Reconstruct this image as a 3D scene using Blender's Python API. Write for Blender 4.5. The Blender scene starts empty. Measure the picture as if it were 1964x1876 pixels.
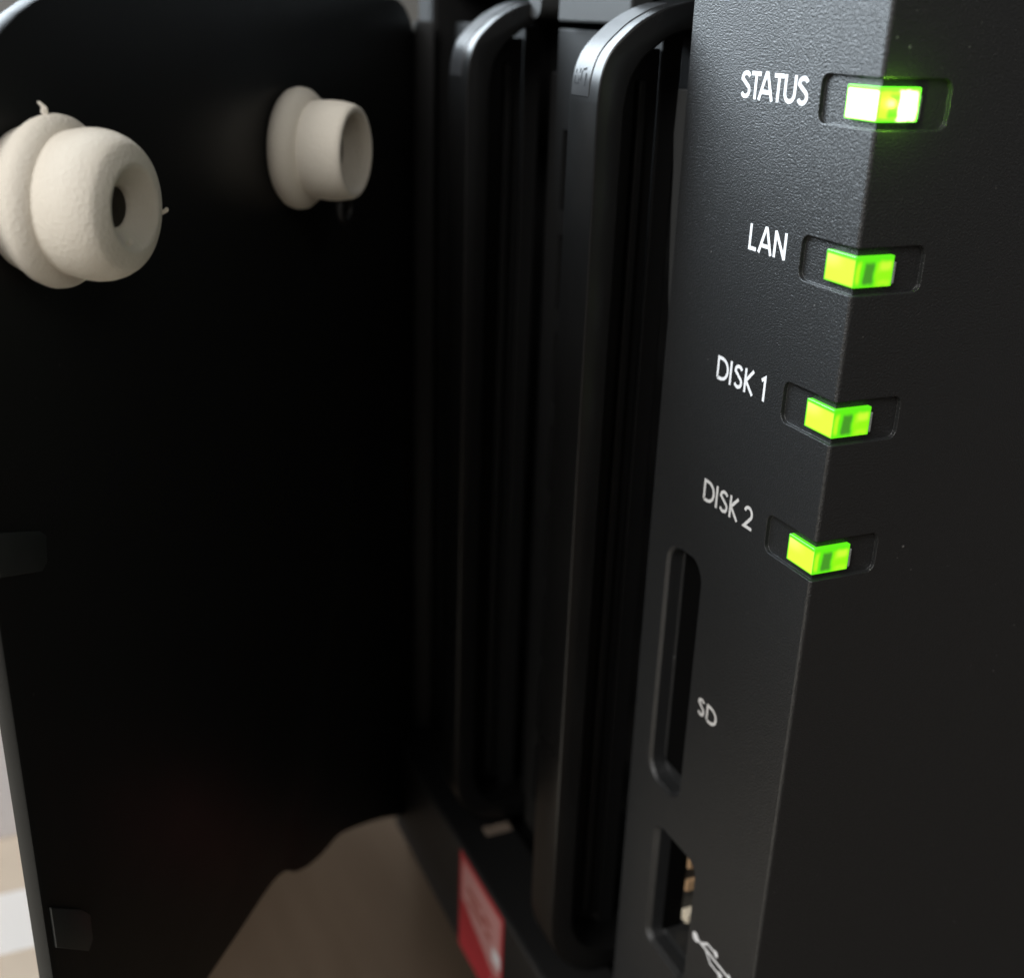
import bpy, bmesh, math, random
from mathutils import Vector, Matrix

random.seed(7)
K = 0.001                      # everything below is written in millimetres
sc = bpy.context.scene
COL = sc.collection

# ------------------------------------------------------------------ camera
cd = bpy.data.cameras.new('camera')
cam = bpy.data.objects.new('camera', cd); COL.objects.link(cam); sc.camera = cam
RIGHT = Vector((0.39757, 0.917023, 0.03172))
DOWN = Vector((0.366264, -0.126906, -0.921816))
FWD = Vector((-0.841302, 0.378104, -0.386327))
m = Matrix.Identity(4)
for i in range(3):
    m[i][0] = RIGHT[i]; m[i][1] = -DOWN[i]; m[i][2] = -FWD[i]
m[0][3], m[1][3], m[2][3] = 77.805*K, -64.790*K, 6.947*K
cam.matrix_world = m
cd.sensor_fit = 'HORIZONTAL'; cd.sensor_width = 36.0
cd.lens = 2288.165/1964*36
cd.shift_y = (983.75-938)/1964
cd.clip_start = 0.005; cd.clip_end = 20
cd.dof.use_dof = True
cd.dof.focus_distance = 0.108
cd.dof.aperture_fstop = 25.0

# ------------------------------------------------------------------ world and lamps
w = bpy.data.worlds.new('World'); sc.world = w; w.use_nodes = True
bg = w.node_tree.nodes['Background']
bg.inputs[0].default_value = (0.98, 0.98, 1.0, 1); bg.inputs[1].default_value = 0.085

def area(name, loc, target, sx, sy, power, col):
    ld = bpy.data.lights.new(name, 'AREA'); ld.shape = 'RECTANGLE'
    ld.size = sx*K; ld.size_y = sy*K; ld.energy = power; ld.color = col
    o = bpy.data.objects.new(name, ld); COL.objects.link(o)
    o.location = Vector(loc)*K
    o.rotation_euler = (Vector(target)-Vector(loc)).to_track_quat('-Z', 'Y').to_euler()
    return o
# daylight window, front-left and high
area('window_light', (-830, -480, 475), (-30, -10, -10), 1300, 740, 58.0, (0.80, 0.91, 1.0))
# warm room lamp, right and high
area('room_lamp', (270, -560, 470), (-30, -30, -40), 440, 420, 6.4, (1.0, 0.985, 0.965))
# small warm lamp on the right
area('side_lamp', (640, 60, 420), (-30, -40, -20), 260, 260, .6, (1.0, 0.93, 0.84))

vs = sc.view_settings
vs.view_transform = 'Standard'; vs.look = 'None'; vs.exposure = 0.0; vs.gamma = 1.0
sc.cycles.use_denoising = True
sc.cycles.max_bounces = 6

# ------------------------------------------------------------------ materials
def mat(name):
    mt = bpy.data.materials.new(name); mt.use_nodes = True
    return mt, mt.node_tree, mt.node_tree.nodes['Principled BSDF']

def grain(mt, cells=5200, amount=.5, depth=.05, dust=0.0, dust_scale=420):
    """sand-blasted mould grain: small cells of random height and slope, plus sparse dust"""
    nt = mt.node_tree; N = nt.nodes; L = nt.links; b = N['Principled BSDF']
    tc = N.new('ShaderNodeTexCoord')
    vo = N.new('ShaderNodeTexNoise'); vo.inputs['Scale'].default_value = cells; vo.inputs['Detail'].default_value = 0.0
    nz = N.new('ShaderNodeTexNoise'); nz.inputs['Scale'].default_value = cells*1.9; nz.inputs['Detail'].default_value = 0.0
    ad = N.new('ShaderNodeMath'); ad.operation = 'ADD'
    for n in (vo, nz): L.new(tc.outputs['Object'], n.inputs['Vector'])
    L.new(vo.outputs[0], ad.inputs[0]); L.new(nz.outputs[0], ad.inputs[1])
    bp = N.new('ShaderNodeBump'); bp.inputs['Strength'].default_value = amount; bp.inputs['Distance'].default_value = depth*K
    L.new(ad.outputs[0], bp.inputs['Height'])
    if b.inputs['Normal'].is_linked: L.new(b.inputs['Normal'].links[0].from_socket, bp.inputs['Normal'])
    L.new(bp.outputs[0], b.inputs['Normal'])
    if dust:
        base = tuple(b.inputs['Base Color'].default_value)
        dv = N.new('ShaderNodeTexVoronoi'); dv.inputs['Scale'].default_value = dust_scale; dv.inputs['Randomness'].default_value = 1
        dn = N.new('ShaderNodeTexNoise'); dn.inputs['Scale'].default_value = 60; dn.inputs['Detail'].default_value = 4
        for n in (dv, dn): L.new(tc.outputs['Object'], n.inputs['Vector'])
        th = N.new('ShaderNodeMath'); th.operation = 'LESS_THAN'; L.new(dv.outputs['Distance'], th.inputs[0])
        mr = N.new('ShaderNodeMapRange'); mr.inputs['From Min'].default_value = .47; mr.inputs['From Max'].default_value = .75
        mr.inputs['To Min'].default_value = 0; mr.inputs['To Max'].default_value = .12
        L.new(dn.outputs[0], mr.inputs['Value']); L.new(mr.outputs[0], th.inputs[1])
        mx = N.new('ShaderNodeMix'); mx.data_type = 'RGBA'
        mx.inputs['A'].default_value = base; mx.inputs['B'].default_value = (dust, dust, dust*.96, 1)
        L.new(th.outputs[0], mx.inputs['Factor']); L.new(mx.outputs['Result'], b.inputs['Base Color'])
    return mt

def plastic(name, base, rough, spec=0.5, scale=0, strength=0.0, dist=0.05, var=0.0, bevel=0.0, rvar=0.0, detail=3.0):
    mt, nt, b = mat(name); N = nt.nodes; L = nt.links
    b.inputs['Base Color'].default_value = (*base, 1)
    b.inputs['Roughness'].default_value = rough
    b.inputs['Specular IOR Level'].default_value = spec
    tc = N.new('ShaderNodeTexCoord')
    nrm = None
    if bevel:
        bv = N.new('ShaderNodeBevel'); bv.samples = 6; bv.inputs['Radius'].default_value = bevel*K
        nrm = bv.outputs[0]
    if scale:
        nz = N.new('ShaderNodeTexNoise'); nz.inputs['Scale'].default_value = scale
        nz.inputs['Detail'].default_value = detail; nz.inputs['Roughness'].default_value = 0.6
        L.new(tc.outputs['Object'], nz.inputs['Vector'])
        bp = N.new('ShaderNodeBump'); bp.inputs['Strength'].default_value = strength
        bp.inputs['Distance'].default_value = dist*K
        L.new(nz.outputs[0], bp.inputs['Height'])
        if nrm: L.new(nrm, bp.inputs['Normal'])
        nrm = bp.outputs[0]
    if nrm: L.new(nrm, b.inputs['Normal'])
    if var or rvar:
        n2 = N.new('ShaderNodeTexNoise'); n2.inputs['Scale'].default_value = 90
        n2.inputs['Detail'].default_value = 6
        L.new(tc.outputs['Object'], n2.inputs['Vector'])
        if var:
            mr = N.new('ShaderNodeMix'); mr.data_type = 'RGBA'
            mr.inputs['A'].default_value = (*[c*(1-var) for c in base], 1)
            mr.inputs['B'].default_value = (*[c*(1+var) for c in base], 1)
            L.new(n2.outputs[0], mr.inputs['Factor']); L.new(mr.outputs['Result'], b.inputs['Base Color'])
        if rvar:
            mp = N.new('ShaderNodeMapRange'); mp.inputs['To Min'].default_value = max(rough-rvar, .02)
            mp.inputs['To Max'].default_value = rough+rvar
            L.new(n2.outputs[0], mp.inputs['Value']); L.new(mp.outputs[0], b.inputs['Roughness'])
    return mt

M = {}
M['panel'] = grain(plastic('grained_black_plastic', (.0108, .0112, .0116), .44, .75, bevel=.14), 4800, .72, .06, .11, 610)
pb_ = M['panel'].node_tree.nodes['Principled BSDF']     # fine dusty bloom of the grain at grazing view
pb_.inputs['Sheen Weight'].default_value = .04; pb_.inputs['Sheen Roughness'].default_value = .4
pb_.inputs['Sheen Tint'].default_value = (.85, .93, 1, 1)
M['handle'] = plastic('satin_black_plastic', (.0046, .0045, .0044), .31, .5, 2600, .12, .03, bevel=.18, rvar=.10)
M['matte'] = plastic('matte_black_plastic', (.008, .008, .008), .5, .4, 2200, .2, .04, bevel=.2)
M['inner'] = plastic('dark_inside_plastic', (.005, .005, .005), .6, .3, 1500, .2, .05)
M['gloss'] = grain(plastic('glossy_black_plastic', (.0085, .0090, .0088), 0.42, .18, rvar=.07), 300, .02, .02, .035, 260)
M['pad'] = plastic('worn_black_pad', (.021, .024, .0235), .42, .45, 900, .2, .05, var=.3)
M['grit'] = plastic('gritty_shaded_hole', (.022, .017, .012), .8, .3, 1400, .9, .3, var=.8)
M['void'] = plastic('slot_shade_black', (.0015, .0015, .0015), .9, .05)
M['rubber'] = plastic('cream_rubber', (.74, .69, .60), .85, .15, 3000, 1.0, .10, var=.14)
M['white'] = plastic('white_print', (.78, .79, .81), .5, .4, 3500, .2, .02)
M['dim_white'] = plastic('dimmed_white_print', (.62, .61, .60), .5, .4, 3500, .2, .02)  # white print, with the weaker light low on the column put into its colour
M['metal_grey'] = plastic('grey_steel', (.034, .035, .035), .42, .55, 900, .15, .05, var=.2)
M['copper'] = plastic('tarnished_contact', (.42, .27, .15), .4, .5, 900, .2, .05, var=.3)
M['ivory'] = plastic('ivory_plastic', (.70, .62, .48), .5, .4)
M['clear'] = plastic('clear_lens_end', (.30, .32, .31), .25, .7, 1800, .9, .15)
M['red'] = plastic('red_sticker', (.40, .032, .038), .4, .4, var=.1)
M['pink'] = plastic('white_sticker_print', (.50, .24, .23), .4, .4, var=.1)
M['rust'] = plastic('red_brown_print', (.32, .07, .05), .5, .3)
M['paper'] = plastic('white_paper', (.93, .93, .92), .8, .2)
M['tan'] = plastic('tan_lit_spot', (.20, .155, .12), .6, .3)
M['beige'] = plastic('beige_card', (.70, .61, .50), .8, .2, var=.08)
M['box'] = plastic('pale_card', (.66, .64, .65), .8, .2, var=.05)
M['wall'] = plastic('beige_wall', (.22, .20, .175), .9, .2, 60, .1, .5, var=.06)
M['latch'] = plastic('satin_grey_plastic', (.020, .020, .021), .30, .55, 2600, .25, .03, bevel=.12, rvar=.12)
M['mark'] = plastic('dark_mark', (.004, .004, .005), .7, .2)

def desk_mat():
    mt, nt, b = mat('brown_desk_wood'); N = nt.nodes; L = nt.links
    tc = N.new('ShaderNodeTexCoord'); mp = N.new('ShaderNodeMapping')
    mp.inputs['Scale'].default_value = (8, 55, 8); mp.inputs['Rotation'].default_value = (0, 0, .5)
    nz = N.new('ShaderNodeTexNoise'); nz.inputs['Scale'].default_value = 2.2; nz.inputs['Detail'].default_value = 7
    cr = N.new('ShaderNodeValToRGB')
    cr.color_ramp.elements[0].position = .3; cr.color_ramp.elements[0].color = (.048, .0315, .0195, 1)
    cr.color_ramp.elements[1].position = .7; cr.color_ramp.elements[1].color = (.062, .0425, .0275, 1)
    L.new(tc.outputs['Object'], mp.inputs[0]); L.new(mp.outputs[0], nz.inputs['Vector'])
    L.new(nz.outputs[0], cr.inputs[0]); L.new(cr.outputs[0], b.inputs['Base Color'])
    b.inputs['Roughness'].default_value = .85; b.inputs['Specular IOR Level'].default_value = .12
    return mt
M['desk'] = desk_mat()

def led_mat(name, bright):
    """light guide seen from both faces of the corner; object coords in metres, lens origin on the corner edge, z up"""
    mt, nt, b = mat(name); N = nt.nodes; L = nt.links
    tc = N.new('ShaderNodeTexCoord'); sx = N.new('ShaderNodeSeparateXYZ')
    L.new(tc.outputs['Object'], sx.inputs[0])
    nz = N.new('ShaderNodeTexNoise'); nz.inputs['Scale'].default_value = 700; nz.inputs['Detail'].default_value = 3
    L.new(tc.outputs['Object'], nz.inputs['Vector'])
    def math_(op, a, c=None):
        n = N.new('ShaderNodeMath'); n.operation = op
        for i, v in ((0, a), (1, c)):
            if v is None: continue
            if isinstance(v, (int, float)): n.inputs[i].default_value = v
            else: L.new(v, n.inputs[i])
        return n.outputs[0]
    def ramp(v, a, c):
        n = N.new('ShaderNodeMapRange'); n.interpolation_type = 'SMOOTHSTEP'
        n.inputs['From Min'].default_value = a*K; n.inputs['From Max'].default_value = c*K
        L.new(v, n.inputs['Value']); return n.outputs[0]
    def win(v, lo, hi, s):           # 1 between lo and hi, soft over s
        return math_('MULTIPLY', ramp(v, lo-s/2, lo+s/2), math_('SUBTRACT', 1.0, ramp(v, hi-s/2, hi+s/2)))
    x, y, z = sx.outputs
    wob = math_('MULTIPLY', math_('SUBTRACT', nz.outputs[0], .5), .0005)
    yw = math_('ADD', y, wob); zw = math_('ADD', z, wob)
    front = math_('MULTIPLY', win(x, -3.66, -.02, .2), win(z, .12, 2.28, .22))
    sidel = math_('MULTIPLY', win(yw, .12, .55, .35), win(zw, .3, 2.0, .6))
    dark = math_('MULTIPLY', win(yw, .95, 2.0, .42), win(zw, .28, 1.98, .5))
    patch = math_('MULTIPLY', win(yw, 2.55, 3.7, .6), win(zw, 1.35, 2.1, .6))
    low = math_('MULTIPLY', win(yw, 2.5, 3.75, .6), win(zw, .12, .5, .5))
    isfront = math_('SUBTRACT', 1.0, ramp(y, -.005, .03))
    def mix(f, A, B):
        n = N.new('ShaderNodeMix'); n.data_type = 'RGBA'
        L.new(f, n.inputs['Factor'])
        for k, v in (('A', A), ('B', B)):
            if isinstance(v, tuple): n.inputs[k].default_value = (*v, 1)
            else: L.new(v, n.inputs[k])
        return n.outputs['Result']
    if bright:
        G = (.30, 2.2, .03); Y = (4.0, 4.6, 2.2); DK = (.16, .75, .01); P = (3.0, 3.4, 1.5); SL = (.75, 1.6, .04); MID = (.7, 1.5, .05)
        side = mix(math_('MULTIPLY', win(yw, 1.9, 3.62, .55), win(zw, .12, 2.3, .35)), G, Y)
        side = mix(math_('MULTIPLY', win(yw, -.4, 1.9, .2), win(zw, .25, 2.2, .2)), side, SL)
        side = mix(dark, side, DK)
    else:
        G = (.12, .88, .0); Y = (.86, 1.0, .045); DK = (.055, .29, .012); P = (.62, .98, .03)
        side = mix(math_('MULTIPLY', win(yw, 2.2, 3.75, .5), win(zw, .1, 2.1, .4)), G, (.30, .93, .0))
        side = mix(dark, side, DK)
        side = mix(sidel, side, (.50, .95, .01))
        side = mix(patch, side, P)
        side = mix(low, side, (.45, .95, .01))
    hot = math_('MULTIPLY', math_('SUBTRACT', 1.0, ramp(x, -3.4, -1.0)), ramp(zw, .9, 2.3))
    fr = mix(front, G, mix(hot, Y, tuple(c*1.15+.16 for c in Y)))
    colr = mix(isfront, side, fr)
    b.inputs['Base Color'].default_value = (.02, .06, .02, 1)
    b.inputs['Roughness'].default_value = .3
    L.new(colr, b.inputs['Emission Color']); b.inputs['Emission Strength'].default_value = 1.0
    return mt
M['led'] = led_mat('lit_green_light_guide', False)
M['led_bright'] = led_mat('overbright_green_light_guide', True)

# ------------------------------------------------------------------ mesh helpers
def new_obj(name, bm, mt, parent=None, origin=(0, 0, 0), smooth=None):
    me = bpy.data.meshes.new(name)
    o0 = Vector(origin)
    bmesh.ops.recalc_face_normals(bm, faces=bm.faces)
    for v in bm.verts: v.co = (v.co-o0)*K
    bm.to_mesh(me); bm.free()
    me.materials.append(mt)
    o = bpy.data.objects.new(name, me); COL.objects.link(o)
    if smooth is not None:
        for p in me.polygons: p.use_smooth = True
        me.set_sharp_from_angle(angle=math.radians(smooth))
    o['_org'] = [*o0]
    if parent is not None:
        o.parent = parent
        o.location = (o0-Vector(parent['_org']))*K
    else:
        o.location = o0*K
    return o

def thing(name, label, cat, origin, group=None):
    o = bpy.data.objects.new(name, None); COL.objects.link(o)
    o.empty_display_size = .01
    o.location = Vector(origin)*K; o['_org'] = [float(c) for c in origin]
    o['label'] = label; o['category'] = cat
    if group: o['group'] = group
    return o

def box(bm, x0, x1, y0, y1, z0, z1, bev=0, seg=2):
    r = bmesh.ops.create_cube(bm, size=1)
    for v in r['verts']:
        v.co = Vector(((x0+x1)/2+v.co.x*(x1-x0), (y0+y1)/2+v.co.y*(y1-y0), (z0+z1)/2+v.co.z*(z1-z0)))
    if bev:
        es = list({e for v in r['verts'] for e in v.link_edges})
        bmesh.ops.bevel(bm, geom=es, offset=bev, segments=seg, affect='EDGES', profile=.5)
    return bm

def BM(): return bmesh.new()

def prism(bm, pts, fn, d0, d1, bev=0, seg=2):
    """polygon pts (u,v) swept from depth d0 to d1; fn(u,v,d) -> xyz"""
    a = [bm.verts.new(fn(u, v, d0)) for u, v in pts]
    c = [bm.verts.new(fn(u, v, d1)) for u, v in pts]
    n = len(pts)
    f0 = bm.faces.new(a); f1 = bm.faces.new(c[::-1])
    for i in range(n):
        bm.faces.new((a[i], a[(i+1) % n], c[(i+1) % n], c[i]))
    if bev:
        es = list(set(f0.edges) | set(f1.edges))
        bmesh.ops.recalc_face_normals(bm, faces=bm.faces)
        bmesh.ops.bevel(bm, geom=es, offset=bev, segments=seg, affect='EDGES', profile=.5)

def rrect(x0, x1, z0, z1, r, n=6, corners=(1, 1, 1, 1)):
    """rounded rectangle, corners order: (x1,z1),(x0,z1),(x0,z0),(x1,z0)"""
    out = []
    for k, (cx, cz, a0) in enumerate(((x1-r, z1-r, 0), (x0+r, z1-r, 90), (x0+r, z0+r, 180), (x1-r, z0+r, 270))):
        if corners[k]:
            for i in range(n+1):
                a = math.radians(a0+90*i/n); out.append((cx+r*math.cos(a), cz+r*math.sin(a)))
        else:
            out.append(((x1, x0, x0, x1)[k], (z1, z1, z0, z0)[k]))
    return out

def temp(bm):
    bmesh.ops.recalc_face_normals(bm, faces=bm.faces)
    me = bpy.data.meshes.new('tmp'); bm.to_mesh(me); bm.free()
    o = bpy.data.objects.new('tmp', me); COL.objects.link(o); return o

def boolean(bm, cutters):
    o = temp(bm); cs = [temp(c) for c in cutters]
    for c in cs:
        md = o.modifiers.new('b', 'BOOLEAN'); md.operation = 'DIFFERENCE'; md.object = c; md.solver = 'EXACT'
    dg = bpy.context.evaluated_depsgraph_get(); dg.update()
    me = bpy.data.meshes.new_from_object(o.evaluated_get(dg))
    r = BM(); r.from_mesh(me)
    for t in [o]+cs:
        d = t.data; bpy.data.objects.remove(t); bpy.data.meshes.remove(d)
    bpy.data.meshes.remove(me)
    return r

def flared(pts_fn, depth, flare, fd):
    """recess cutter with a chamfered mouth; pts_fn(grow) gives the outline; sinks along +y from the panel face y=0"""
    bm = BM()
    rings = [(flare*1.6, -1.0*fd/1.0), (flare, 0.0), (0, fd), (0, depth)]
    vs_ = []
    for g, y in rings:
        vs_.append([bm.verts.new((x, y, z)) for x, z in pts_fn(g)])
    n = len(vs_[0])
    bm.faces.new(vs_[0]); bm.faces.new(vs_[-1][::-1])
    for a, c in zip(vs_, vs_[1:]):
        for i in range(n): bm.faces.new((a[i], a[(i+1) % n], c[(i+1) % n], c[i]))
    return bm

def ribbon(bm, pts, wd, y, closed=False):
    """flat stroke in the x-z plane at depth y, mitred joints"""
    P = [Vector((p[0], p[1])) for p in pts]; n = len(P)
    Lf, Rt = [], []
    for i in range(n):
        if closed: a, c = P[i-1], P[(i+1) % n]
        else: a, c = P[max(i-1, 0)], P[min(i+1, n-1)]
        d1 = (P[i]-a).normalized() if (P[i]-a).length > 1e-9 else (c-P[i]).normalized()
        d2 = (c-P[i]).normalized() if (c-P[i]).length > 1e-9 else d1
        t = (d1+d2).normalized() if (d1+d2).length > 1e-6 else d1
        nn = Vector((-t.y, t.x)); k = 1/max(abs(nn.dot(Vector((-d1.y, d1.x)))), .35)
        Lf.append(P[i]+nn*wd/2*k); Rt.append(P[i]-nn*wd/2*k)
    lv = [bm.verts.new((p.x, y, p.y)) for p in Lf]; rv = [bm.verts.new((p.x, y, p.y)) for p in Rt]
    rng = range(n) if closed else range(n-1)
    for i in rng:
        j = (i+1) % n
        bm.faces.new((lv[i], lv[j], rv[j], rv[i]))

def arc(cx, cz, rx, rz, a0, a1, n=10):
    return [(cx+rx*math.cos(math.radians(a0+(a1-a0)*i/n)), cz+rz*math.sin(math.radians(a0+(a1-a0)*i/n))) for i in range(n+1)]

def glyph(ch, w, h, s):
    """strokes in a w x h cell, stroke width s, geometric sans"""
    e = s/2
    if ch == 'S':
        r = h*.25
        return [arc(w*.5, h-e-(h*.5-e)*.5, w*.5-e, (h*.5-e)*.5, 25, 180, 9)
                + arc(w*.5, e+(h*.5-e)*.5+0.0, w*.5-e, (h*.5-e)*.5, 40, -155, 11)]
    if ch == 'T': return [[(0, h-e), (w, h-e)], [(w*.5, h-s*.9), (w*.5, 0)]]
    if ch == 'A': return [[(e*.6, 0), (w*.5-e*.55, h-e*.5), (w*.5+e*.55, h-e*.5), (w-e*.6, 0)], [(w*.22, h*.30), (w*.78, h*.30)]]
    if ch == 'U': return [[(e, h)]+arc(w*.5, w*.5, w*.5-e, w*.5-e, 180, 360, 10)+[(w-e, h)]]
    if ch == 'L': return [[(e, h), (e, e), (w, e)]]
    if ch == 'N': return [[(e, 0), (e, h)], [(e*.9, h-.04), (w-e*.9, .04)], [(w-e, 0), (w-e, h)]]
    if ch == 'D': return [[(e, e), (e, h-e), (w*.38, h-e)]+arc(w*.38, h*.5, w*.62-e, h*.5-e, 80, -80, 9)+[(w*.38, e), (e*1.02, e)]]
    if ch == 'I': return [[(w*.5, 0), (w*.5, h)]]
    if ch == 'K': return [[(e, 0), (e, h)], [(w-e*.3, h), (s*.75, h*.50), (w, 0)]]
    if ch == '1': return [[(0, h*.80), (w-e, h-e*.7), (w-e, 0)]]
    if ch == '2': return [arc(w*.5, h-w*.5, w*.5-e, w*.5-e, 165, -30, 9)+[(e*1.6, e), (w, e)]]
    return []

def lettering(parent, letters, base, h, s, mt, label):
    bm = BM(); k = 0
    for ch, x0, x1 in letters:
        for st in glyph(ch, x1-x0, h, s):
            ribbon(bm, [(x0+p[0], base+p[1]) for p in st], s, -.016-.004*(k % 4)); k += 1
    for f in bm.faces:
        f.normal_update()
        if f.normal.y > 0: f.normal_flip()
    me_o = new_obj('lettering', bm, mt, parent, origin=(letters[0][1], -.02, base))
    me_o['label'] = label
    return me_o

# ================================================================== the setting
DZ = -136.5                                        # desk height
def structure(o): o['kind'] = 'structure'; return o
b_ = BM(); box(b_, -620, 420, -640, 420, DZ-24, DZ, .8)
desk = structure(new_obj('desk', b_, M['desk'], origin=(0, 0, DZ)))
b_ = BM(); box(b_, -1020, -1000, -1500, 900, -900, 1500)
structure(new_obj('wall', b_, M['wall'], origin=(-1000, 0, -900)))

# ================================================================== the storage unit
nas = thing('network_storage_unit', 'black two bay network storage unit with four lit green lamps', 'storage unit', (-50, 100, DZ))

# --- control panel (column with lamps, card slot and port)
W = 28.2
cb = BM()
# column: corner edge x=0,y=0 rounded slightly
pts = [(-W, 0)] + [(-.38+.38*math.cos(a), .38+.38*math.sin(a)) for a in [math.radians(-90+90*i/5) for i in range(6)]] + [(0, 70), (-W, 70)]
prism(cb, pts, lambda u, v, d: (u, v, d), -133.2, 34)
cut = []
LZ = [0, -13, -26, -39]
for z in LZ:
    c1 = BM(); prism(c1, rrect(-7.35, 3, z-.68, z+3.22, .85, 6, (0, 1, 1, 0)), lambda u, v, d: (u, d, v), -1, .42); cut.append(c1)
    c2 = BM(); prism(c2, rrect(-3, 7.1, z-.70, z+3.24, .85, 6, (1, 0, 0, 1)), lambda u, v, d: (d, u, v), -.42, 1); cut.append(c2)
cut.append(flared(lambda g: rrect(-24.0-g, -17.5+g, -75.7-g, -45.9+g, 2.2+g, 7), 2.0, .35, .35))
c = BM(); box(c, -23.85, -17.7, 1.5, 26, -74.6, -47.2); cut.append(c)
cut.append(flared(lambda g: rrect(-21.1-g, -13.0+g, -98.0-g, -81.6+g, 1.1+g, 6), 2.2, .55, .55))
c = BM(); box(c, -20.6, -13.5, 1.7, 16, -97.3, -82.4); cut.append(c)
cbm = boolean(cb, cut)
panel = new_obj('control_panel', cbm, M['panel'], nas, origin=(0, 0, -133))
panel['label'] = 'grained black column with lamps, white lettering and slots'

# --- lamps wrapping the corner
names = ['blindingly bright lamp beside STATUS', 'lamp beside LAN', 'lamp beside DISK 1', 'lamp beside DISK 2']
for k, z in enumerate(LZ):
    lb = BM()
    pr = .10 if k == 0 else .02            # the guide stands a hair proud of the column
    fp = [(-3.8, -pr), (-.12+pr, -pr), (-.035+pr, .035-pr), (pr, .12-pr), (pr, 3.9), (-.9, 3.9), (-.9, .9), (-3.8, .9)]
    prism(lb, fp, lambda u, v, d: (u, v, d), z, z+2.56, .05, 1)
    lens = new_obj('indicator_lamp', lb, M['led_bright' if k == 0 else 'led'], panel, origin=(0, 0, z))
    lens['label'] = names[k]
    # extra point light added off the side face for this lamp's green halo
    if k == 0:
        ld = bpy.data.lights.new('indicator_glow', 'POINT'); ld.energy = .0011
        ld.color = (.35, 1.0, .05); ld.shadow_soft_size = .0003
        gl = bpy.data.objects.new('indicator_glow', ld); COL.objects.link(gl); gl.location = Vector((1.0, 1.9, z+1.3))*K
    # the frosted end of the light guide
    eb = BM()
    box(eb, -.8, -.02, 3.9, 4.28, z+.12, z+2.0, .14)
    new_obj('lens_end', eb, M['clear'], panel, origin=(0, 3.9, z))

# --- printed words
CAP, ST = 2.36, .36
lettering(panel, [('S', -19.0, -17.45), ('T', -17.4, -15.95), ('A', -16.15, -13.95), ('T', -13.95, -12.5), ('U', -12.4, -10.65), ('S', -10.5, -8.95)], .48, CAP, .37, M['white'], 'white word STATUS')
lettering(panel, [('L', -15.2, -13.95), ('A', -13.65, -11.55), ('N', -11.3, -9.45)], -12.5, CAP, ST, M['white'], 'white word LAN')
lettering(panel, [('D', -18.25, -16.2), ('I', -16.05, -15.65), ('S', -15.25, -13.8), ('K', -13.5, -12.05), ('1', -10.75, -10.05)], -25.7, CAP, ST*.95, M['white'], 'white words DISK 1')
lettering(panel, [('D', -18.45, -16.4), ('I', -16.2, -15.8), ('S', -15.45, -13.95), ('K', -13.65, -12.2), ('2', -11.2, -9.65)], -38.7, CAP, ST*.92, M['dim_white'], 'white words DISK 2, dimmer light put into the colour')
lettering(panel, [('S', -15.4, -14.1), ('D', -13.75, -11.7)], -62.55, 2.15, .36, M['dim_white'], 'white letters SD, dimmer light put into the colour')
# USB trident lying on its side
ub = BM(); zc = -89.85
ribbon(ub, [(-10.9, zc), (-4.2, zc)], .36, -.016)
ribbon(ub, [(-9.7, zc+.1), (-8.6, zc+1.0), (-7.1, zc+1.0)], .32, -.021)
ribbon(ub, [(-8.8, zc-.1), (-7.7, zc-1.05), (-5.9, zc-1.05)], .32, -.021)
for cx, cz, r, n_ in ((-11.0, zc, .62, 18), (-6.9, zc+1.0, .42, 14)):
    ub.faces.new([ub.verts.new((cx+r*math.cos(2*math.pi*i/n_), -.026, cz+r*math.sin(2*math.pi*i/n_))) for i in range(n_)])
ub.faces.new([ub.verts.new(p) for p in ((-6.1, -.026, zc-1.45), (-5.3, -.026, zc-1.45), (-5.3, -.026, zc-.65), (-6.1, -.026, zc-.65))])
ub.faces.new([ub.verts.new(p) for p in ((-4.3, -.026, zc-.6), (-2.9, -.026, zc), (-4.3, -.026, zc+.6))])
o = new_obj('port_symbol', ub, M['white'], panel, origin=(-11, -.02, zc)); o['label'] = 'white trident symbol with a round tail'

# --- inside the slots: black plates stand in for the shade of their depth
pb = BM(); box(pb, -23.8, -17.75, 2.15, 3.0, -74.55, -47.25)
new_obj('card_slot_shade', pb, M['void'], panel, origin=(-21, 2.5, -60))
pb = BM(); box(pb, -20.58, -20.42, 1.75, 4.3, -97.25, -82.45)
new_obj('port_shade', pb, M['void'], panel, origin=(-20.5, 3, -90))
pb = BM(); box(pb, -20.5, -13.6, 9.2, 9.8, -97.2, -82.5)
new_obj('port_back', pb, M['void'], panel, origin=(-17, 9.5, -90))
for z0, z1, mt in ((-88.6, -83.6, 'copper'), (-92.0, -90.4, 'copper'), (-96.4, -94.9, 'ivory')):
    pb = BM(); box(pb, -20.55, -20.0 if mt == 'copper' else -19.3, 4.4, 8, z0, z1, .12)
    new_obj('port_contact', pb, M[mt], panel, origin=(-20.3, 5, z0))

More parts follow.
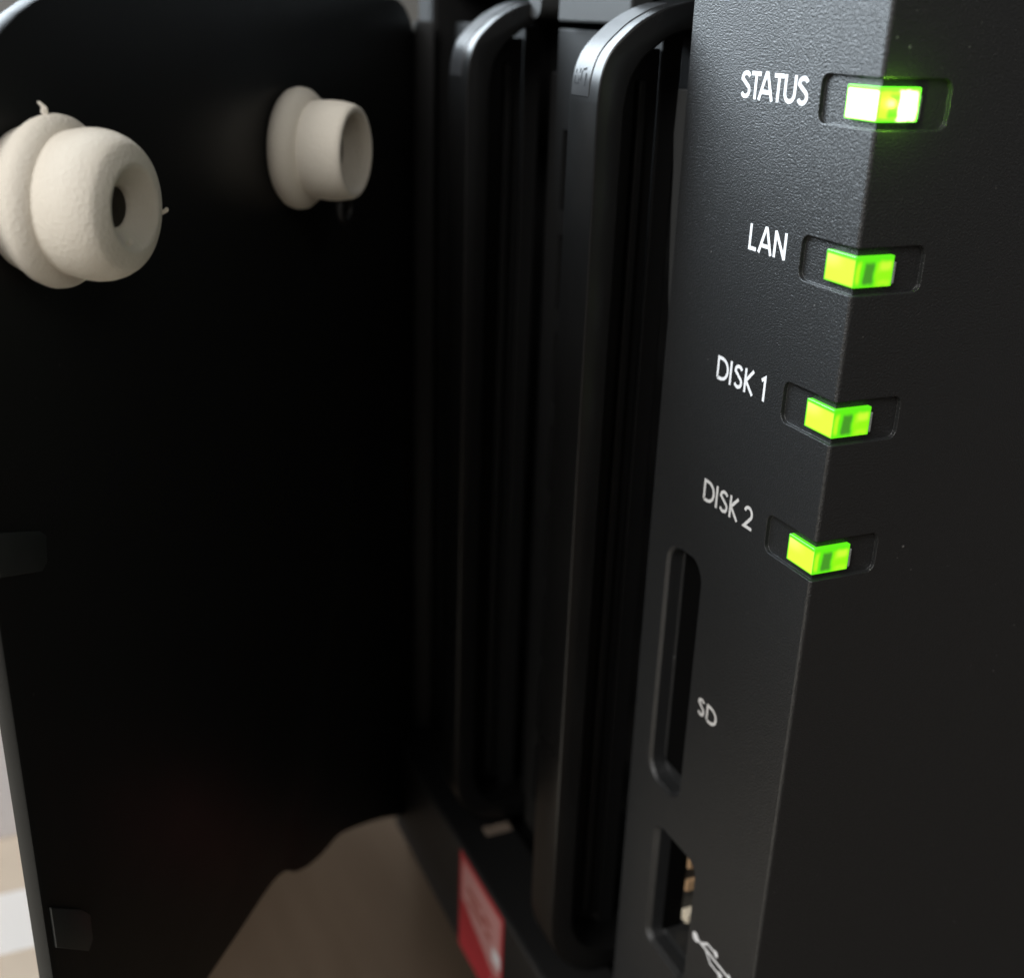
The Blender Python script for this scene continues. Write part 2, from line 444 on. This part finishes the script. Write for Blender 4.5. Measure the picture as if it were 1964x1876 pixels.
# --- shell round the drive bays
sb = BM(); box(sb, -103.5, -97.2, -1.5, 200, -133, 34, .8)
new_obj('left_wall', sb, M['inner'], nas, origin=(-100, 0, -133))
sb = BM(); box(sb, -97.1, -W-.05, -8.0, 2, -133.2, -113.6, .7)
bez = new_obj('bottom_bezel', sb, M['matte'], nas, origin=(-60, -8, -133))
sb = BM(); box(sb, -97.1, -W-.05, 2.1, 200, -133, -118, 0)
new_obj('bay_floor', sb, M['inner'], nas, origin=(-60, 0, -133))
sb = BM(); box(sb, -97.1, -W-.05, 70.2, 74, -117.9, 11.9, 0)
new_obj('bay_back', sb, M['inner'], nas, origin=(-60, 70, -118))
sb = BM(); box(sb, -97.1, -W-.05, 3.2, 200, 12, 34, 0)
new_obj('bay_ceiling', sb, M['inner'], nas, origin=(-60, 0, 12))
sb = BM(); box(sb, -58.6, -41.0, .2, 3, 6.1, 33, .3)
new_obj('top_bezel', sb, M['metal_grey'], nas, origin=(-45, 0, 6))
sb = BM(); prism(sb, rrect(-66.8, -63.4, 6.3, 33, 1.5, 6, (0, 1, 1, 0)) if False else rrect(-67.0, -63.4, 6.4, 33, 1.6), lambda u, v, d: (u, d, v), .2, 3)
new_obj('bezel_tongue', sb, M['metal_grey'], nas, origin=(-65, 0, 6))
sb = BM(); box(sb, -97.1, -67.6, .6, 3, 10.4, 33, .3)
new_obj('top_bezel', sb, M['matte'], nas, origin=(-80, 0, 10))
sb = BM(); box(sb, -103.4, -W-.1, 74.2, 200, -117.9, 11.9, 0)
new_obj('rear_housing', sb, M['inner'], nas, origin=(-65, 100, -118))
sb = BM(); box(sb, -W+.05, -.05, 70.1, 200, -133, 34, .3)
new_obj('side_housing', sb, M['panel'], nas, origin=(-14, 100, -133))
for fx, fy in ((-94, 8), (-10, 12), (-94, 190), (-10, 190)):
    fb = BM(); r_ = bmesh.ops.create_cone(fb, cap_ends=True, segments=24, radius1=6, radius2=6.6, depth=abs(DZ+133.3))
    bmesh.ops.translate(fb, verts=fb.verts, vec=(fx, fy, (DZ-133.3)/2))
    new_obj('foot', fb, M['matte'], nas, origin=(fx, fy, DZ))

# --- tan tab added for a lit dusty spot on the bezel beside the far tray
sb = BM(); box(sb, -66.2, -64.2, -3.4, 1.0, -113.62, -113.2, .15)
new_obj('lit_spot', sb, M['tan'], nas, origin=(-65, -1, -113.5))
# --- red sticker on the bezel
sb = BM(); box(sb, -63.6, -46.4, -8.12, -8.0, -132.8, -114.3, 0)
stk = new_obj('sticker', sb, M['red'], nas, origin=(-55, -8, -124)); stk['label'] = 'red and white warning sticker'
sb = BM(); prism(sb, [(-62.5, -115.2), (-47.2, -115.2), (-47.2, -126.6), (-50, -126.9), (-54, -125.4), (-58, -124.3), (-60.5, -122.9), (-62.5, -122.8)], lambda u, v, d: (u, d, v), -8.14, -8.125)
new_obj('printed_field', sb, M['pink'], stk, origin=(-55, -8.13, -119))
for i, (x0, x1, z0) in enumerate(((-60.2, -55.0, -118.6), (-54.0, -51.0, -118.9), (-59.5, -53.6, -120.6), (-52.8, -50.8, -121.0))):
    sb = BM(); box(sb, x0, x1, -8.155, -8.142, z0-.9, z0, 0)
    new_obj('text_line', sb, M['rust'], stk, origin=(x0, -8.15, z0))
for x0, x1, z0, z1 in ((-50.0, -47.0, -124.4, -121.9), (-50.4, -46.9, -131.5, -128.6)):
    sb = BM(); box(sb, x0, x1, -8.158, -8.145 if z0 > -126 else -8.122, z0, z1, 0)
    new_obj('printed_mark', sb, M['box'], stk, origin=(x0, -8.15, z0))

# ================================================================== drive trays
def sweep_c(bm, outer, inner, x0, x1):
    pts = outer + inner[::-1]
    prism(bm, pts, lambda u, v, d: (d, u, v), x0, x1, .22, 3)

def smooth_pts(ctrl, n=6):
    out = []
    for i in range(len(ctrl)-1):
        p0 = ctrl[max(i-1, 0)]; p1 = ctrl[i]; p2 = ctrl[i+1]; p3 = ctrl[min(i+2, len(ctrl)-1)]
        for k in range(n):
            t = k/n
            out.append(tuple(.5*((2*p1[j])+(-p0[j]+p2[j])*t+(2*p0[j]-5*p1[j]+4*p2[j]-p3[j])*t*t+(-p0[j]+3*p1[j]-3*p2[j]+p3[j])*t**3) for j in (0, 1)))
    out.append(ctrl[-1]); return out

TOP_O = smooth_pts([(-8.0, -1.2), (-7.72, 1.5), (-6.9, 3.6), (-5.25, 5.35), (-3.1, 6.9), (.2, 8.2), (6, 9.0), (22, 9.4)], 4)
TOP_I = smooth_pts([(-4.95, -1.6), (-4.45, 1.0), (-3.45, 2.75), (-2.2, 3.95), (.6, 5.6), (6, 6.3), (22, 6.6)], 4)
BOT_O = smooth_pts([(-8.0, -101.5), (-7.75, -105.2), (-6.7, -108.4), (-4.6, -110.8), (-1.5, -112.2), (5, -112.9), (20, -113.2)], 4)
BOT_I = smooth_pts([(-4.95, -101.0), (-4.7, -104.0), (-3.9, -106.4), (-2.4, -108.2), (0, -109.3), (5, -109.9), (20, -110.1)], 4)

def make_tray(xr, label, mark):
    t = thing('drive_tray', label, 'drive tray', (xr-14, 20, -113), 'pull-out drive trays')
    hb = BM()
    sweep_c(hb, BOT_O[::-1]+TOP_O, BOT_I[::-1]+TOP_I, xr-6.4, xr)
    hd = new_obj('handle', hb, M['handle'], t, origin=(xr-3, -6, -50), smooth=40)
    # raised release latch following the curve of the handle
    lb = BM(); lo = [p for p in TOP_O if -.6 < p[1] < 8.3]
    lo = [(-8.0, -.55)] + lo[1:] if lo[0][1] > -.6 else lo
    rows = []
    for i, (yy, zz) in enumerate(lo):
        a = lo[max(i-1, 0)]; c = lo[min(i+1, len(lo)-1)]
        d = Vector((c[0]-a[0], c[1]-a[1])).normalized(); nn = Vector((-d.y, d.x))
        row = []
        hi = .10 if i > 0 else .02
        for xx, hgt in ((xr-6.0, -.1), (xr-5.85, hi), (xr-2.05, hi), (xr-1.9, -.1)):
            row.append(lb.verts.new((xx, yy+nn.x*hgt, zz+nn.y*hgt)))
        rows.append(row)
    for a, c in zip(rows, rows[1:]):
        for i in range(3): lb.faces.new((a[i], a[i+1], c[i+1], c[i]))
    lb.faces.new(rows[0]); 
    new_obj('latch', lb, M['latch'], hd, origin=(xr-4, -8, 2), smooth=35)
    if mark:
        mb = BM(); y0 = -8.1
        def on(x, z):                      # a point just proud of the latch surface
            for p, q_ in zip(TOP_O, TOP_O[1:]):
                if p[1] <= z <= q_[1]:
                    f = (z-p[1])/(q_[1]-p[1]); yy = p[0]+(q_[0]-p[0])*f
                    d = Vector((q_[0]-p[0], q_[1]-p[1])).normalized()
                    return Vector((x, yy-d.y*.13, z+d.x*.13))
            return Vector((x, -8.13, z))
        def bar(p, q_, wd):
            d = Vector((q_[0]-p[0], q_[1]-p[1])).normalized(); nn = Vector((-d.y, d.x))*wd/2
            mb.faces.new([mb.verts.new(on(a[0]+s*nn.x, a[1]+s*nn.y)) for a, s in ((p, 1), (q_, 1), (q_, -1), (p, -1))])
        xa = xr-5.3
        bar((xa, .5), (xa, 1.9), .22); bar((xa+.85, .5), (xa+.85, 2.0), .22); bar((xa+.12, .6), (xa+.74, .6), .2)
        bar((xa+1.3, .8), (xa+1.3, 1.8), .22); bar((xa+1.42, 1.9), (xa+2.1, 2.05), .2); bar((xa+2.3, .4), (xa+2.3, 1.6), .3)
        new_obj('latch_mark', mb, M['mark'], hd, origin=(xa, -8, 1))
    # web and front plate behind the handle
    wb = BM(); box(wb, xr-5.9, xr-5.0, -4.6, 1.6, -108, 4, .15)
    new_obj('web', wb, M['inner'], t, origin=(xr-4, -3, -50))
    wb = BM(); box(wb, xr-4.9, xr-4.0, -1.2, -.2, -106, 1.0, .2)
    new_obj('web_rib', wb, M['matte'], t, origin=(xr-3, -2, -50))
    fb = BM(); box(fb, xr-30, xr-5.0, 1.8, 4.2, -110, 5.4, .2)
    cs = []
    for k in range(8):
        c = BM(); z1 = -6-k*12.6; box(c, xr-27.5, xr-8.5, 1, 6, z1-9.6, z1); cs.append(c)
    new_obj('front_plate', boolean(fb, cs), M['inner'], t, origin=(xr-18, 2, -110))
    rb = BM(); box(rb, xr-1.5, xr+1.9, 4.0, 16, -109, .2, .25)
    new_obj('rail', rb, M['inner'], t, origin=(xr, 4, -109))
    if mark:
        rb = BM()  # tapered strip: the rail's fading window reflection put into a shape
        prism(rb, [(xr-1.5, .35), (xr+1.8, .35), (xr+1.8, -30), (xr+1.2, -28), (xr-.2, -20), (xr-1.0, -12), (xr-1.2, -8), (xr-1.7, -4)], lambda u, v, d: (u, d, v), 1.9, 2.9, .12, 2)
        new_obj('rail_sheen', rb, M['metal_grey'], t, origin=(xr, 2, 0))
    bb = BM(); box(bb, xr-30, xr+1.5, 17, 66, -109.5, 5.0, .6)
    new_obj('drive_carrier', bb, M['inner'], t, origin=(xr-14, 40, -110))
    return t
make_tray(-31.6, 'drive tray with black curved handle next to the lettered column', True)
tr1 = make_tray(-66.4, 'drive tray with black curved handle next to the open front cover', False)

# ================================================================== front cover, swung open
CA = math.radians(50.88)
S0 = Vector((-26.19, -59.35, 0)); ND = Vector((math.cos(CA), math.sin(CA), 0)); TD = Vector((-ND.y, ND.x, 0))
def cv(s, z, o_): p = S0+TD*s+ND*o_; return (p.x, p.y, z)
cover = thing('front_cover', 'glossy black front cover swung open, cream rubber bushes on its inside', 'cover', cv(40, -112, -3))
IN = -2.2                                          # inner face of the sheet
def corner(cs, cz, r, a0, a1, n=10): return arc(cs, cz, r, r, a0, a1, n)
outline = ([(-10.3, -95)] + corner(10.9, -13.4, 21.2, 180, 90, 14) + corner(82.5, -1.7, 10, 90, 0, 8) +
           [(92.5, -126), (92, -133.5), (89, -131.8), (81, -126.5), (74, -122.0), (66.8, -117.8), (61, -114.6), (56.3, -112.4), (50.4, -111.3), (46, -110.0),
            (41.6, -107.8), (38, -105.0), (33.7, -103.9), (26, -104.1), (16, -104.4), (2, -104.6), (-6, -104.2), (-10, -101)])
b0 = outline.index((92.5, -126))
outline = outline[:b0+1] + smooth_pts(outline[b0+1:], 4)
pb = BM(); prism(pb, outline, lambda u, v, d: cv(u, v, d), IN-1.7, IN, .25, 2)
sheet = new_obj('sheet', pb, M['gloss'], cover, origin=cv(40, -60, IN), smooth=35)
# pads stuck on near the free edge
for pp in ([(-9.7, -33.4), (-4.0, -35.5), (-3.3, -36.2), (-3.6, -38.6), (-4.4, -39.2), (-9.7, -37.4)],
           [(-9.5, -71.8), (-5.2, -75.6), (-4.1, -77.2), (-4.2, -80.2), (-5.0, -81.0), (-9.5, -76.6)]):
    tb = BM(); prism(tb, pp, lambda u, v, d: cv(u, v, d), IN, IN+.3, .12, 2)
    new_obj('pad', tb, M['pad'], sheet, origin=cv(pp[0][0], pp[0][1], IN), smooth=40)
# upright rib along the hinge side
rb = BM(); prism(rb, [(90.2, -125), (91.7, -125), (91.7, 2), (90.2, 5.5)], lambda u, v, d: cv(u, v, d), IN, IN+3.2, .3, 2)
new_obj('rib', rb, M['matte'], cover, origin=cv(91, -60, IN))

def lathe(bm, prof, c, segs=56):
    """prof: (distance along ND, radius) round axis through cover coords c=(s,z)"""
    rings = []
    for d, r in prof:
        rings.append([bm.verts.new(cv(c[0]+r*math.cos(2*math.pi*i/segs), c[1]+r*math.sin(2*math.pi*i/segs), d)) for i in range(segs)])
    for a, c_ in zip(rings, rings[1:]):
        for i in range(segs): bm.faces.new((a[i], a[(i+1) % segs], c_[(i+1) % segs], c_[i]))
    bm.faces.new(rings[-1]); bm.faces.new(rings[0])

near = [(IN, 5.6), (-.9, 6.1), (-.1, 6.6), (.6, 6.8), (1.1, 6.72), (1.6, 6.4), (1.95, 5.98), (2.1, 5.66), (2.3, 5.62), (2.8, 5.78), (3.5, 5.9), (4.4, 5.92), (5.2, 5.8),
        (6.0, 5.52), (6.6, 5.15), (6.85, 4.92), (7.0, 4.68), (7.2, 4.2), (7.42, 3.6), (7.46, 3.4), (7.4, 3.2), (7.2, 2.95), (6.9, 2.6), (6.5, 2.2), (6.15, 1.85), (5.95, 1.65), (5.7, 1.58), (4.0, 1.55)]
far = [(IN, 6.2), (-1.7, 6.65), (-1.0, 6.85), (-.2, 6.75), (.4, 6.3), (.8, 5.75), (.95, 5.4), (1.15, 5.4), (1.8, 5.52), (3.0, 5.6), (4.4, 5.52),
       (5.5, 5.3), (5.95, 5.1), (6.12, 4.8), (6.1, 4.5), (5.8, 4.2), (5.0, 4.0), (3.0, 3.8), (1.2, 3.6)]
for prof, c, lab in ((near, (.2, -8.2), 'large near cream rubber bush with a narrow hole'), (far, (48.45, -8.45), 'farther cream rubber bush with a wide hole')):
    gb = BM(); lathe(gb, prof, c)
    g = new_obj('bush', gb, M['rubber'], cover, origin=cv(c[0], c[1], 0), smooth=50)
    g['label'] = lab
    hb = BM(); lathe(hb, [(4.2, 1.58) if c[0] < 10 else (2.2, 3.74), (5.6, 1.6) if c[0] < 10 else (2.8, 3.76)], c, 24)  # dark plug: shade deep in the hole put in as colour
    new_obj('hole_shade', hb, M['grit'], g, origin=cv(c[0], c[1], 1))
    if c[0] < 10:
        for (a, r0, d0, dx, dz) in ((95, 6.9, .6, -.5, .75), (-12, 5.0, 6.7, .7, .35), (-110, 2.9, 7.0, .45, .4)):
            p = Vector(cv(c[0]+r0*math.cos(math.radians(a)), c[1]+r0*math.sin(math.radians(a)), d0))
            q_ = p+RIGHT*dx*.7+Vector((0, 0, dz)); md = (p+q_)/2+RIGHT*.18
            fb = BM(); rr = None
            for P, r in ((p, .26), (md, .2), (q_, .13)):
                ring = [fb.verts.new(P+RIGHT*r*math.cos(k*math.pi/3)+Vector((0, 0, 1))*r*math.sin(k*math.pi/3)*.8+FWD*r*.6*math.sin(k*math.pi/3+1)) for k in range(6)]
                if rr:
                    for k in range(6): fb.faces.new((rr[k], rr[(k+1) % 6], ring[(k+1) % 6], ring[k]))
                else: fb.faces.new(ring)
                rr = ring
            fb.faces.new(rr)
            new_obj('burr', fb, M['rubber'], g, origin=tuple(p))
# little black ring under the farther bush
tb = BM()
for i in range(20):
    pass
R1, R2 = 1.5, .5
vsr = [[tb.verts.new(cv(49.2+(R1+R2*math.cos(b))*math.cos(a), -14.9+(R1+R2*math.cos(b))*math.sin(a), 4.2+R2*math.sin(b))) for b in [2*math.pi*j/8 for j in range(8)]] for a in [2*math.pi*i/20 for i in range(20)]]
for i in range(20):
    for j in range(8):
        tb.faces.new((vsr[i][j], vsr[(i+1) % 20][j], vsr[(i+1) % 20][(j+1) % 8], vsr[i][(j+1) % 8]))
new_obj('ring', tb, M['matte'], cover, origin=cv(48, -15, 4), smooth=60)

# ================================================================== things on the desk behind the cover
def tag(o, label, cat): o['label'] = label; o['category'] = cat; return o
b_ = BM(); box(b_, -128, 70, -300, -62, DZ+.02, DZ+.5, 0)  # stretched far out of view to bounce light up onto the column
tag(new_obj('beige_card', b_, M['beige'], origin=(-95, -100, DZ)), 'beige card lying on the desk under the white paper, stretched out of view to bounce light', 'card')
b_ = BM(); box(b_, -106, -91, -125, -66, DZ+.52, DZ+.8, 0)
tag(new_obj('paper', b_, M['paper'], origin=(-100, -80, DZ)), 'bright white paper lying on the desk beyond the cover edge', 'paper')
b_ = BM(); box(b_, -160, -122, -190, -40, DZ+.02, -48, 1.0)
tag(new_obj('pale_box', b_, M['box'], origin=(-155, -100, DZ)), 'pale blurred box standing on the desk beyond the cover', 'box')

for o in list(bpy.data.objects):
    if '_org' in o: del o['_org']
